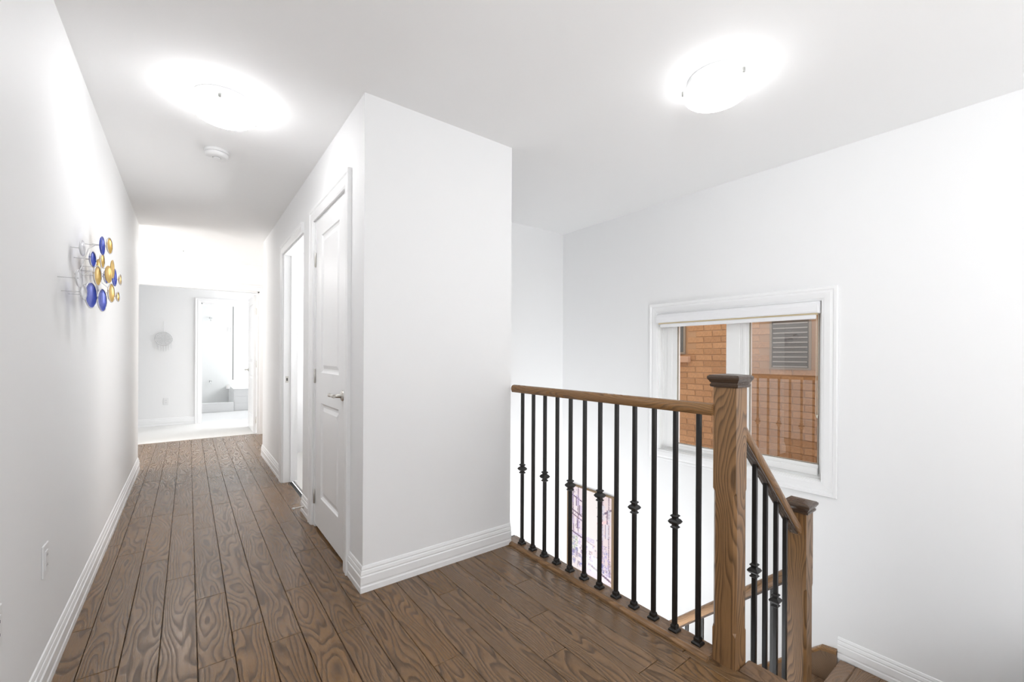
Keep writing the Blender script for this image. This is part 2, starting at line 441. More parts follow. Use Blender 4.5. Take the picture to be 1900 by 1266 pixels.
# ------------------------------------------------------------------ floor planks
PW, PX0 = 0.1205, -0.4485           # row width, left edge of row 0
floor = MB().box(XL, RAIL_X + 0.1, -2.6, YA + 0.12, -0.03, -0.021); floor.box(RAIL_X + .1, XW, -2.6, -.24, -0.03, -0.021)
floor.box(XL, XR + 0.09, YA + 0.12, YC, -0.03, -0.021); floor.box(-2.0, 3.4, YC, YE + 0.06, -0.03, -0.021)
floor = struct('floor', floor, 'slot', 'grey brown wide-plank oak floor of hall and corridor', 'floor')
JOINTS = {0: [2.587], 1: [2.203, 3.396], 2: [3.191, 1.75], 3: [2.88, 1.45], 4: [2.002, 2.571, 3.6], 5: [2.187, 3.37], 6: [2.007, 3.55],
          7: [2.4, 3.75], 8: [2.821, 1.9], 9: [1.2, 2.05], 10: [1.477], 11: [1.1], 12: [0.75, 1.9], 13: [0.55, 1.25], 14: [1.484], 15: [0.98, 1.75], 16: [0.909]}


def plank_row(k, x0, x1, y0, y1, joints):
    ys = sorted(j for j in joints if y0 + 0.15 < j < y1 - 0.15)
    if not ys: ys = [random.uniform(y0 + 0.3, min(y0 + 1.4, y1 - 0.2))] if y1 - y0 > 0.8 else []
    while ys and ys[-1] < y1 - 1.5: ys.append(ys[-1] + random.uniform(0.55, 1.35))
    while ys and ys[0] > y0 + 1.5: ys.insert(0, ys[0] - random.uniform(0.55, 1.35))
    e = [y0] + ys + [y1]
    for a, c_ in zip(e[:-1], e[1:]):
        o = ((x0 + x1) / 2, (a + c_) / 2, 0.0)
        g = 0.0011
        dz = random.uniform(-0.0006, 0.0)
        MB().box(x0 + g, x1 - g, a + g, c_ - g, -0.020, dz, 0.0018).obj('plank', 'plank', floor, None, o)


for k in range(-6, 32):
    x0 = PX0 + k * PW; x1 = x0 + PW
    segs = []
    if k == 0: segs += [(XL + .001, x1, -2.6, YC), (x0, x1, YC, YE + 0.06)]
    elif x1 > XL + 0.005 and x0 < XR + 0.02: segs.append((x0, min(x1, XR + 0.095) if x1 > XR + .08 else x1, -2.6, YE + 0.06))
    elif x0 >= 1.62: segs.append((x0, min(x1, XW), -2.6, -0.245)) if x0 < XW - .02 else None
    elif XR <= x0 < 1.62: segs.append((x0, min(x1, RAIL_X + 0.008), -2.6, YA + 0.1))
    if k < 0 or (x0 >= XR): segs.append((x0, x1, YC, YE + 0.06)) if k < 15 else None
    for s in segs: plank_row(k, *s, JOINTS.get(k, []))
# doorway sill boards into the side room
plank_row(99, XR + 0.001, XR + 0.094, 3.575, 4.438, []) if False else None

# ------------------------------------------------------------------ baseboards (stacked moulding)
BB = [(0.0, 0.0), (0.0155, 0.0), (0.0155, 0.026), (0.0125, 0.031), (0.0125, 0.037), (0.0145, 0.041), (0.0145, 0.078), (0.0105, 0.083),
      (0.0125, 0.090), (0.0095, 0.104), (0.0065, 0.108), (0.0075, 0.115), (0.0040, 0.127), (0.0, 0.130)]


def baseboard(name, p0, p1, side, label, ext0=0.0, ext1=0.0):
    """profile against the wall; ext = mitre: how far the outer edge runs past the wall line at each end"""
    p0 = Vector(p0); p1 = Vector(p1); d = (p1 - p0).normalized(); S = Vector(side)
    r0 = [tuple(p0 + S * a - d * a * ext0 + Vector((0, 0, h))) for a, h in BB]
    r1 = [tuple(p1 + S * a + d * a * ext1 + Vector((0, 0, h))) for a, h in BB]
    return struct(name, MB().loft([r0, r1]), 'trim', label, 'baseboard')


baseboard('baseboard_left', (XL, -2.6, 0), (XL, YC, 0), (1, 0, 0), 'long white baseboard below the wall sculpture', 0, 1)
baseboard('baseboard_closet_front', (XR, YA, 0), (XB, YA, 0), (0, -1, 0), 'white baseboard running to the foot of the railing', 1, 0)
baseboard('baseboard_corner', (XR, YA, 0), (XR, 2.37, 0), (-1, 0, 0), 'short white baseboard between the wall corner and closet casing', 1, 0)
baseboard('baseboard_between_doors', (XR, 3.305, 0), (XR, 3.57, 0), (-1, 0, 0), 'short white baseboard carrying the door stop', 0, 0)
baseboard('baseboard_corridor', (XR, 4.545, 0), (XR, YC, 0), (-1, 0, 0), 'white baseboard beyond the open doorway', 0, 1)
baseboard('baseboard_landing', (XW, -0.1, ZL), (XW, 0.872, ZL), (-1, 0, 0), 'white baseboard along the stair landing', 0, 0)
baseboard('baseboard_bedroom', (-2.3, YD, 0.0), (BX0 - 0.085, YD, 0.0), (0, -1, 0), 'white baseboard under the dream catcher', 0, 0)
b = MB()

# ------------------------------------------------------------------ door casings
CAS = [(0.0, 0.0), (0.0, 0.011), (0.010, 0.016), (0.045, 0.0195), (0.058, 0.016), (0.066, 0.022), (0.082, 0.022), (0.085, 0.018), (0.085, 0.0)]


def casing3(name, a0, a1, ztop, plane, axis, nrm, label, left=True, right=True):
    """three-sided mitred casing around an opening a0..a1 below ztop; profile (out from opening, off the wall)"""
    mb = MB()

    def P(a, z, o):
        return (plane + nrm * o, a, z) if axis == 'x' else (a, plane + nrm * o, z)
    if left: mb.loft([[P(a0 - w_, 0.0, o) for w_, o in CAS], [P(a0 - w_, ztop + w_, o) for w_, o in CAS]])
    if right: mb.loft([[P(a1 + w_, 0.0, o) for w_, o in CAS], [P(a1 + w_, ztop + w_, o) for w_, o in CAS]])
    lo = [P(a0 - (w_ if left else 0), ztop + w_, o) for w_, o in CAS]
    hi = [P(a1 + (w_ if right else 0), ztop + w_, o) for w_, o in CAS]
    mb.loft([lo, hi])
    return struct(name, mb, 'trim', label, 'trim')


casing3('trim_1', 2.455, 3.19 + 0.03, DZ, XR, 'x', -1, 'white moulded casing around the closed closet door')
casing3('trim_2', 3.57, 4.44, DZ, XR, 'x', -1, 'white moulded casing around the open side doorway', left=False)
casing3('trim_3', DX0, DX1, DH, YE, 'y', -1, 'white moulded casing around the double doorway')
casing3('trim_4', BX0, BX1, BH, YD, 'y', -1, 'white moulded casing around the bathroom doorway')
# jamb linings
b = MB(); b.box(XR + 0.0, XR + 0.12, 4.428, 4.44, 0, DZ); b.box(XR, XR + 0.12, 3.57, 3.582, 0, DZ); b.box(XR, XR + 0.12, 3.582, 4.428, DZ - 0.012, DZ)
b.box(XR + 0.06, XR + 0.075, 4.416, 4.428, 0, DZ - 0.012)
tr5 = struct('trim_5', b, 'trim', 'white jamb lining of the open side doorway', 'trim')
b = MB().box(XR + 0.018, XR + 0.042, 4.4255, 4.428, 0.935, 0.995, 0.001); o = b.obj('strike_plate', 'nickel', tr5, 'nickel strike plate')
MB().box(XR + 0.024, XR + 0.036, 4.4245, 4.4258, 0.952, 0.978).obj('latch_hole', 'slot', o)
b = MB(); b.box(DX1 - 0.02, DX1, YE, YE + T, 0, DH); b.box(DX0, DX0 + 0.02, YE, YE + T, 0, DH); b.box(DX0, DX1, YE, YE + T, DH - 0.02, DH)
struct('trim_6', b, 'trim', 'white jamb lining of the double doorway', 'trim')
b = MB(); b.box(BX0, BX0 + 0.018, YD, YD + T, 0, BH); b.box(BX1 - .018, BX1, YD, YD + T, 0, BH); b.box(BX0, BX1, YD, YD + T, BH - .018, BH)
struct('trim_7', b, 'trim', 'white jamb lining of the bathroom doorway', 'trim')
b = MB(); b.box(XR + 0.004, XR + 0.115, 2.455, 2.462, 0, DZ); b.box(XR + 0.004, XR + 0.115, 3.183, 3.22, 0, DZ); b.box(XR + 0.004, XR + 0.115, 2.462, 3.183, DZ - 0.01, DZ)
struct('trim_8', b, 'trim', 'white jamb lining of the closet door', 'trim')


def panel_leaf(w_, h_, t, panels):
    """door leaf in local (x = width 0..w, y = 0 front, z); panels = (x0,x1,z0,z1) with sunk moulding and raised field"""
    mb = MB(); xs = sorted({0, w_, *[p for q in panels for p in q[:2]]}); zs = sorted({0, h_, *[p for q in panels for p in q[2:]]})
    for front in (0, 1):
        sgn = 1 if front == 0 else -1; y0 = 0 if front == 0 else t
        for i in range(len(xs) - 1):
            for j in range(len(zs) - 1):
                q = (xs[i], xs[i + 1], zs[j], zs[j + 1])
                if any(abs(q[0] - p[0]) < 1e-6 and abs(q[2] - p[2]) < 1e-6 for p in panels): continue
                mb.add([(q[0], y0, q[2]), (q[1], y0, q[2]), (q[1], y0, q[3]), (q[0], y0, q[3])], [(0, 1, 2, 3)])
        for p in panels:
            rings = []
            for ins, dep in ((0, 0), (0.006, 0.006), (0.016, 0.011), (0.026, 0.011), (0.050, 0.003), (0.056, 0.003)):
                y = y0 + sgn * dep
                rings.append([(p[0] + ins, y, p[2] + ins), (p[1] - ins, y, p[2] + ins), (p[1] - ins, y, p[3] - ins), (p[0] + ins, y, p[3] - ins)])
            mb.loft(rings, cap=False); mb.add(rings[-1], [(0, 1, 2, 3)])
    mb.add([(0, 0, 0), (w_, 0, 0), (w_, t, 0), (0, t, 0), (0, 0, h_), (w_, 0, h_), (w_, t, h_), (0, t, h_)],
           [(0, 1, 2, 3), (4, 5, 6, 7), (0, 3, 7, 4), (1, 2, 6, 5)])
    return mb


def lever(parent, org, dirn, nrm, mat='nickel'):
    """round rose, neck and straight lever; org on the door face, dirn = where the lever points, nrm = off the door"""
    org = Vector(org); d = Vector(dirn); n = Vector(nrm)
    up = Vector((0, 0, 1)); mb = MB()

    def ring(cn, r, k=20): return [tuple(cn + r * (math.cos(2 * math.pi * j / k) * d + math.sin(2 * math.pi * j / k) * up)) for j in range(k)]
    mb.loft([ring(org, .031), ring(org + n * .004, .031), ring(org + n * .009, .026), ring(org + n * .011, .012), ring(org + n * .045, .010), ring(org + n * .052, .010)], smooth=True)
    h = mb.obj('handle', mat, parent, 'satin nickel lever handle')
    c0 = org + n * .050 - d * .012
    mb = MB(); rings = []
    for s_, r in ((0, .009), (.006, .011), (.030, .0105), (.034, .0088), (.085, .0088), (.088, .0105), (.108, .0110), (.113, .0075)):
        cn = c0 + d * s_
        rings.append([tuple(cn + r * (math.cos(2 * math.pi * j / 14) * n + math.sin(2 * math.pi * j / 14) * up)) for j in range(14)])
    mb.loft(rings, smooth=True); mb.obj('lever', mat, h)
    return h


def hinge(parent, x, y, z):
    mb = MB(); mb.lathe([(0.0035, -0.050), (0.0062, -0.046), (0.0062, 0.046), (0.0035, 0.050)], 10, 'Z', (x, y, z))
    return mb.obj('hinge', 'nickel', parent, 'satin nickel hinge')


# closet door (closed): leaf width along +y, front faces -x
lw, lh = 0.718, 2.108
leaf = panel_leaf(lw, lh, 0.036, [(0.155, 0.575, 0.215, 0.855), (0.155, 0.575, 1.06, 1.985)])
leaf.v = [(XR + 0.004 + y, 2.4635 + x, 0.018 + z) for x, y, z in leaf.v]
d1 = struct('door_1', leaf, 'door', 'closed white two-panel closet door with a lever handle', 'door')
lever(d1, (XR + 0.004, 2.535, 0.962), (0, 1, 0), (-1, 0, 0))
for z in (0.21, 1.05, 1.86): hinge(d1, XR - 0.002, 3.190, z)
# double doors opened into the bedroom
for nm, x, sgn, lab in (('door_2', DX1 - 0.02, -1, 'right leaf of the white double doors swung into the bedroom'),
                        ('door_3', DX0 + 0.02, 1, 'left leaf of the white double doors swung into the bedroom')):
    lf = panel_leaf(0.735, 2.09, 0.036, [(0.13, 0.605, 0.215, 0.855), (0.13, 0.605, 1.06, 1.96)])
    lf.v = [(x + sgn * (0.036 - y), YE + T + 0.005 + xx, 0.014 + z) for xx, y, z in lf.v]
    dd = struct(nm, lf, 'door', lab, 'door')
    lever(dd, (x + sgn * 0.036, YE + T + 0.672, 0.945), (0, -1, 0), (sgn, 0, 0))
    for z in (0.20, 1.05, 1.85): hinge(dd, x + sgn * 0.002, YE + T, z)

# ------------------------------------------------------------------ window in the stairwell wall
win = thing('window_1', 'white framed double window looking out on a brick wall', 'window', (XW, 1.56, WZ0), kind='structure')


def frame_rings(mb, y0, y1, z0, z1, prof):
    """picture-frame loft: prof = (inset from the outer edge, x)"""
    rings = [[(x, y0 + i, z0 + i), (x, y1 - i, z0 + i), (x, y1 - i, z1 - i), (x, y0 + i, z1 - i)] for i, x in prof]
    mb.loft(rings, cap=False)


mb = MB()
frame_rings(mb, 0.878, 2.252, 0.305, 1.655, [(0, XW - .0005), (0, XW - .018), (.004, XW - .022), (.018, XW - .022), (.026, XW - .016), (.040, XW - .0195), (.072, XW - .016), (.082, XW - .011), (.0875, XW - .011), (.0875, XW + .02)])
mb.obj('casing', 'trim', win, 'moulded white casing')
mb = MB()   # vinyl frame set back in the opening
frame_rings(mb, WY0 - .001, WY1 + .001, WZ0 - .001, WZ1 + .001, [(0, XW + .012), (.004, XW + .012), (.004, XW + .045), (.020, XW + .045), (.020, XW + .055), (.030, XW + .060), (.030, XW + .100), (0, XW + .100)])
mb.obj('frame', 'vinyl', win)
GX = XW + .068
SASH = [(1.0, 1.437, 0.486, 1.515), (1.600, 2.022, 0.458, 1.515)]
# left sash stiles, mullion
mb = MB(); mb.box(XW + .048, XW + .098, 2.022, WY1 - .004, WZ0 + .004, WZ1 - .004); mb.box(XW + .040, XW + .050, 2.062, 2.110, WZ0 + .02, WZ1 - .02, .003)
mb.obj('side_stile', 'vinyl', win)
mb = MB(); mb.box(XW + .046, XW + .098, 1.437, 1.600, WZ0 + .004, WZ1 - .004); mb.box(XW + .036, XW + .048, 1.500, 1.600, WZ0 + .01, WZ1 - .01, .003)
mb.box(XW + .040, XW + .048, 1.455, 1.478, WZ0 + .01, WZ1 - .01, .002)
mb.obj('mullion', 'vinyl', win)
mb = MB(); mb.box(XW + .050, XW + .098, 1.600, 2.022, WZ0 + .004, 0.458); mb.box(XW + .040, XW + .052, 1.60, 2.022, WZ0 + .02, .438, .003); mb.obj('bottom_rail', 'vinyl', win)
mb = MB(); mb.box(XW + .050, XW + .098, 1.000, 1.437, WZ0 + .004, 0.486); mb.box(XW + .040, XW + .052, 1.00, 1.437, WZ0 + .02, .462, .003); mb.obj('bottom_rail', 'vinyl', win)
mb = MB(); mb.box(XW + .050, XW + .098, 1.0, 2.022, 1.515, WZ1 - .004); mb.obj('top_rail', 'vinyl', win)
for y0, y1, z0, z1 in SASH:
    p = MB().box(GX, GX + .005, y0, y1, z0, z1).obj('pane', 'glass' if y0 > 1.5 else 'glass_coated', win, 'clear glass pane' if y0 > 1.5 else 'glass pane reflecting the hall railing')
    mb = MB(); frame_rings(mb, y0 - .0, y1 + .0, z0 - .0, z1 + .0, [(0, GX - .012), (.006, GX - .012), (.006, GX - .001), (0, GX - .001), (0, GX - .012)])
    mb.obj('gasket', 'gasket', p)

# roller blind
bl = thing('roller_blind', 'white roller blind rolled up at the top of the window', 'blind', (XW - .01, 1.56, 1.49))
prof = [(-.052, .0), (-.056, .010), (-.057, .045), (-.052, .066), (-.040, .076), (.012, .078), (.012, .0)]
MB().sweep([(a, h) for a, h in prof], (XW - .003, WY0 + .006, 1.486), (XW - .003, WY1 - .006, 1.486), (0, 0, 1), (1, 0, 0)).obj('cassette', 'blind', bl)
MB().lathe([(.0075, 0), (.0075, WY1 - WY0 - .03)], 12, 'Y', (XW - .030, WY0 + .015, 1.482)).obj('roller_tube', 'brass', bl, 'cream edge line of the roller')
mb = MB().box(XW - .040, XW - .026, WY0 + .022, WY1 - .030, 1.447, 1.476, .004); mb.obj('bottom_bar', 'blind', bl)
mb = MB()
for dy in (0, .011): mb.tube([(XW - .020, WY0 + .012 + dy, 1.49 - .007 * i) for i in range(0, 97, 4)], .0014, 6)
mb.tube([(XW - .020, WY0 + .012 + .0055 - .0055 * math.cos(a), .822 - .0055 * math.sin(a)) for a in [math.pi * i / 8 for i in range(9)]], .0014, 6)
ch = mb.obj('pull_chain', 'chain', bl, 'thin beaded pull chain')
mb = MB()
for dy in (0, .011):
    for i in range(0, 56): mb.lathe([(.0003, -.002), (.0021, 0), (.0003, .002)], 6, 'Z', (XW - .020, WY0 + .012 + dy, 1.485 - .012 * i))
o = mb.obj('beads', 'chain', ch); o['kind'] = 'stuff'
MB().lathe([(.002, -.012), (.0045, -.009), (.0045, .006), (.002, .010)], 10, 'Z', (XW - .020, WY0 + .0175, .815)).obj('chain_weight', 'chain', ch)

# ------------------------------------------------------------------ neighbour's brick wall outside
NX = 4.70
nb = tag(MB().box(NX + .0015, NX + .20, -1.5, 6.5, -3.0, 4.5).obj('neighbour_wall', 'mortar', None, None, None), 'brown brick wall of the house next door seen through the window', 'brick wall')
BL, BHH, BR = 0.190, 0.0575, 0.0685
bmesh_ = mesh_of(MB().box(-.004, .03, -BL / 2, BL / 2, -BHH / 2, BHH / 2, .003), 'brick', 'brick')
HOLES = [(2.762, 3.70, 1.232, 2.40), (1.475, 1.835, 1.075, 1.75)]
extra = MB(); n_b = 0
for r in range(-8, 34):
    z = 0.02 + r * BR
    for c_ in range(-3, 28):
        y = c_ * 0.2 + (0.1 if r % 2 else 0) + 0.03
        if any(a - .09 < y < b_ + .09 and zz - .02 < z < z2 + .02 for a, b_, zz, z2 in HOLES): continue
        vis = 1.30 < y < 3.05 and 0.05 < z < 1.62
        if vis and n_b < 300:
            inst('brick', bmesh_, nb, (NX + random.uniform(-.002, .002), y, z)); n_b += 1
        else: extra.box(NX - .004, NX + .03, y - BL / 2, y + BL / 2, z - BHH / 2, z + BHH / 2)
o = extra.obj('far_bricks', 'brick', nb); o['kind'] = 'stuff'
nw = thing('neighbour_window', 'dark window with a stone sill in the brick wall', 'window', (NX, 3.2, 1.23))
MB().box(NX - .003, NX + .02, 2.772, 3.68, 1.245, 2.38).obj('pane', 'dark_pane', nw)
mb = MB(); frame_rings(mb, 2.755, 3.70, 1.228, 2.40, [(0, NX + .02), (0, NX - .012), (.022, NX - .012), (.022, NX + .02)]); mb.obj('frame', 'nframe', nw)
MB().box(NX - .055, NX + .02, 2.69, 3.80, 1.128, 1.200, .006).obj('sill', 'sill_stone', nw, 'tan stone sill')
nw = thing('neighbour_window', 'small window with pale slatted blind in the brick wall', 'window', (NX, 1.65, 1.08))
MB().box(NX - .001, NX + .02, 1.490, 1.82, 1.09, 1.74).obj('pane', 'dark_pane', nw)
mb = MB(); frame_rings(mb, 1.475, 1.835, 1.075, 1.755, [(0, NX + .02), (0, NX - .012), (.018, NX - .012), (.018, NX + .02)]); mb.obj('frame', 'nframe', nw)
sl = mesh_of(MB().box(-.004, .002, -.150, .150, -.0055, .0055), 'slat', 'slat')
for i in range(13): inst('slat', sl, nw, (NX - .004, 1.655, 1.105 + i * .0475))
gnd = struct('ground_outside', MB().box(XW + .16, 9, -6, 10, -3.1, -3.0), 'mortar', 'strip of ground between the houses', 'ground')

# ------------------------------------------------------------------ stairs
RUN, RISE = 0.190, 0.1725
up_y0, up_y1 = -0.115, 0.853
st = thing('staircase', 'short flight of brown oak steps down from the hall to the landing', 'stairs', (1.77, 0.4, ZL))
b = MB().box(1.684, 1.772, up_y0, 0.764, -.030, .001, .006); b.obj('nosing', 'nosing', st, 'rounded oak nosing at the hall edge', (1.728, .32, 0))
for i in range(1, 4):
    x0 = 1.77 + (i - 1) * RUN; z = -RISE * i
    MB().box(x0 - .026, x0 + RUN, up_y0, up_y1, z - .028, z, .006).obj('tread', 'tread', st, None, (x0 + .09, .37, z))
for i in range(0, 4):
    x0 = 1.745 + i * RUN; z = -RISE * i
    MB().box(x0, x0 + .014, up_y0, up_y1 - .004, z - RISE, z - .028).obj('riser', 'trim', st)
mb = MB()  # closed side under the flight
pts = [(1.70, -.03), (1.748, -.03)]
for i in range(4): pts += [(1.748 + i * RUN, -RISE * (i + 1) - .028), (1.748 + (i + 1) * RUN, -RISE * (i + 1) - .028)]
pts = pts[:-1] + [(2.33, -0.85), (1.70, -0.32)]
mb.loft([[(x, y, z) for x, z in pts] for y in (up_y1 - .03, up_y1 - .006)]); mb.obj('stringer', 'trim', st)

ld = MB().box(2.325, XW, up_y0, .845, ZL - .12, ZL - .021)
ld = tag(struct('floor_landing', ld, 'trim', 'oak boarded stair landing below the window wall', 'floor'), 'oak boarded stair landing below the window wall', 'floor')
# boards run towards the outer wall; first one is the nosing
ye = [0.858, 0.775, 0.66, 0.545, 0.43, 0.315, 0.20, 0.085, -0.030, -0.115]
for i, (a, c_) in enumerate(zip(ye[:-1], ye[1:])):
    MB().box(2.318, XW - .016, c_ + .0008, a - .0008, ZL - (.032 if i == 0 else .02), ZL, .006 if i == 0 else .0014).obj('board', 'landing', ld, None, (2.8, (a + c_) / 2, ZL))

lo = thing('staircase', 'lower flight of oak steps descending from the landing under the window', 'stairs', (2.85, .856, ZL))
NL = 12
for i in range(1, NL):
    y0 = .856 + (i - 1) * RUN; z = ZL - RISE * i
    MB().box(2.40, XW - .022, y0 - .026, y0 + RUN, z - .028, z, .006).obj('tread', 'landing', lo, None, (2.83, y0 + .09, z))
for i in range(0, NL):
    y0 = .834 + i * RUN; z = ZL - RISE * i
    MB().box(2.41, XW - .022, y0, y0 + .014, z - RISE, z - .030).obj('riser', 'landing', lo, None, (2.83, y0, z - .1))
# skirt board on the outer wall with a cap moulding
sl_ = 0.93
path = [(.874, -.664), (.955, -.676)]
path.append((3.30, -.676 - (3.30 - .955) * sl_))
mb = MB()
top = path; bot = [(y, z - .36) for y, z in path]
mb.loft([[(x, y, z) for y, z in top + bot[::-1]] for x in (XW - .021, XW - .001)])
mb.obj('skirt_board', 'landing', lo, 'oak skirt board following the steps', (XW, 1.6, -1.2))
for (ya, za), (yb, zb) in zip(path[:-1], path[1:]):
    MB().loft([[(XW - .032, y, z - .004), (XW - .032, y, z + .012), (XW - .026, y, z + .020), (XW - .001, y, z + .022), (XW - .001, y, z - .004)] for y, z in ((ya, za), (yb, zb))]).obj('skirt_cap', 'rail', lo, 'lighter oak cap strip', (XW, (ya + yb) / 2, (za + zb) / 2))
# outer string under lower flight
mb = MB()
pts = [(.86, ZL - .03)]
for i in range(1, NL): pts += [(.856 + (i - 1) * RUN, ZL - RISE * i - .028), (.856 + i * RUN, ZL - RISE * i - .028)]
pts = pts + [(.856 + (NL - 1) * RUN, ZB), (1.9, ZB + .0), (.86, -1.2)]
mb.loft([[(x, y, z) for y, z in pts] for x in (2.405, 2.43)]); mb.obj('stringer', 'trim', lo)

# ------------------------------------------------------------------ railings
HR = [(-.024, 0), (-.027, .010), (-.031, .018), (-.0315, .030), (-.028, .043), (-.018, .053), (0, .057), (.018, .053), (.028, .043), (.0315, .030), (.031, .018), (.027, .010), (.024, 0)]
HR = [(a_ * .82, h_ * .82) for a_, h_ in HR]
COLLAR = [(.0090, -.030), (.0112, -.0295), (.0150, -.0255), (.0150, -.0235), (.0100, -.0175), (.0100, -.0140), (.0165, -.0095), (.0215, -.002), (.0215, .002), (.0165, .0095), (.0100, .0140), (.0100, .0175), (.0150, .0235), (.0150, .0255), (.0112, .0295), (.0090, .030)]
SHOE = [(.0190, 0), (.0190, .007), (.0150, .012), (.0125, .013), (.0125, .024), (.0100, .030), (.0090, .030)]
collar_me = mesh_of(MB().square(COLLAR), 'collar', 'iron')
shoe_me = mesh_of(MB().square(SHOE), 'shoe', 'iron')


def bar_mesh(h_):
    return mesh_of(MB().box(-.0088, .0088, -.0088, .0088, 0, h_, .0015), 'baluster', 'iron')


def handrail_local(length):
    """handrail along local +Y with its underside at z = 0"""
    mb = MB()
    mb.loft([[(a, 0, h_) for a, h_ in HR], [(a, length, h_) for a, h_ in HR]], smooth=False)
    for i in range(len(mb.smooth)): mb.smooth[i] = len(mb.f[i]) == 4
    return mb


gr = thing('guard_railing', 'level railing of black iron balusters under a brown oak handrail', 'railing', (RAIL_X, 1.5, 0.0))
y_a, y_b = .853, YA - .001
o = handrail_local(y_b - y_a); me = mesh_of(o, 'handrail', 'rail')
inst('handrail', me, gr, (RAIL_X, y_a, 0.966))
MB().box(1.636, RAIL_X + .045, y_a, YA - .0155, -.028, .020, .003).box(1.6405, RAIL_X + .045, YA - .03, YA + .03, -.028, .0198).obj('base_rail', 'nosing', gr, 'oak base strip under the balusters', (RAIL_X, 1.5, 0))
mb = MB(); q = [(1.6365, -.001), (1.620, .0005), (1.622, .008), (1.628, .014), (1.6365, .018)]
mb.loft([[(x, y, z) for x, z in q] for y in (.856, YA - .016)]); mb.obj('base_moulding', 'rail', gr, 'lighter oak shoe moulding', (1.63, 1.5, 0))
bar = bar_mesh(.948)
for i in range(12):
    y = 2.072 - i * (2.072 - .917) / 11
    o = inst('baluster', bar, gr, (RAIL_X, y, .020)); inst('shoe', shoe_me, o, (RAIL_X, y, .020))
    if i % 2 == 0: inst('collar', collar_me, o, (RAIL_X, y, .490))


def newel(label, x, y, z0, ztop, zc0, zc1, base_ext=0.0):
    t = thing('newel_post', label, 'post', (x, y, z0))
    hw = .0445

    def ring(z, c_, w_=hw):
        return [(x - w_ + c_, y - w_, z), (x + w_ - c_, y - w_, z), (x + w_, y - w_ + c_, z), (x + w_, y + w_ - c_, z), (x + w_ - c_, y + w_, z), (x - w_ + c_, y + w_, z), (x - w_, y + w_ - c_, z), (x - w_, y - w_ + c_, z)]
    mb = MB().loft([ring(z0 - base_ext, .001), ring(zc0, .001), ring(zc0 + .014, .0105), ring(zc1 - .014, .0105), ring(zc1, .001), ring(ztop - .048, .001)])
    mb.obj('shaft', 'newel', t, 'square oak shaft with chamfered corners', (x, y, (z0 + ztop) / 2))
    CAPZ = .80
    MB().square([(q_, z_ * CAPZ) for q_, z_ in [(.0445, -.062), (.0530, -.058), (.0545, -.050), (.0545, -.046), (.0515, -.043), (.0515, -.038), (.0550, -.034), (.0570, -.028), (.0615, -.020), (.0625, -.012), (.0615, -.006), (.0580, -.004), (.0560, -.0005), (.020, .0045)]], (x, y, ztop)).obj('cap', 'cap', t, 'dark moulded cap', (x, y, ztop))
    return t


N1X, N2X, NY = 1.704, 2.427, 0.809
newel('tall oak newel post at the top of the stairs', N1X, NY, 0.0, 1.128, .125, .68, .03)
newel('lower oak newel post standing on the stair landing', N2X, NY, ZL, 0.483, ZL + .125, .075)


def sloped_railing(label, p0, p1, bars, group=None):
    """handrail from p0 to p1 (underside centre line), bars = (x, y, z_bottom, collar z or None)"""
    t = thing('stair_railing', label, 'railing', tuple(p0)); p0 = Vector(p0); p1 = Vector(p1); d = p1 - p0; L_ = d.length
    me = mesh_of(handrail_local(L_), 'handrail', 'rail')
    o = inst('handrail', me, t, p0)
    yv = d.normalized(); xv = yv.cross(Vector((0, 0, 1))).normalized(); zv = xv.cross(yv)
    rot = Matrix((xv, yv, zv)).transposed()
    o.rotation_euler = rot.to_euler()
    fl = mesh_of(MB().box(-.018, .018, .03, L_ - .03, -.010, .003, .002), 'fillet', 'cap')
    o2 = inst('fillet', fl, t, p0); o2.rotation_euler = rot.to_euler(); o2['label'] = 'dark metal strip under the handrail'
    for x, y, zb, zc in bars:
        f_ = ((Vector((x, y, 0)) - Vector((p0.x, p0.y, 0))).length) / Vector((d.x, d.y, 0)).length
        zt = p0.z + d.z * f_
        bo = inst('baluster', bar_mesh(zt - zb), t, (x, y, zb)); inst('shoe', shoe_me, bo, (x, y, zb))
        if zc is not None: inst('collar', collar_me, bo, (x, y, zc))
    return t


SLP = 0.925
z_at1 = .783
bars = []
for k, x in enumerate((1.815, 1.927, 2.033, 2.146, 2.250)):
    i = min(3, int((x - 1.77) // RUN) + 1)
    bars.append((x, NY, -RISE * i, (.288 - (x - 1.926) * .93) if k % 2 == 1 else None))
sloped_railing('short sloped oak handrail with black balusters between the two newel posts', (N1X + .0445, NY, z_at1 + (1.888 - N1X - .0445) * SLP), (N2X - .0445, NY, z_at1 - (N2X - .0445 - 1.888) * SLP), bars)
bars = []
for i in range(1, 11):
    for k in (0, 1):
        y = .93 + (i - 1) * RUN + k * .095
        if y < .86 + .03: continue
        ii = int((y - .856) // RUN) + 1
        bars.append((N2X, y, ZL - RISE * ii, None))
sloped_railing('lower oak handrail with thin balusters descending beside the lower flight', (N2X, NY + .0445, .075), (N2X, 3.0, .075 - (3.0 - NY - .0445) * .91), bars)

# ------------------------------------------------------------------ ceiling lights, smoke alarm


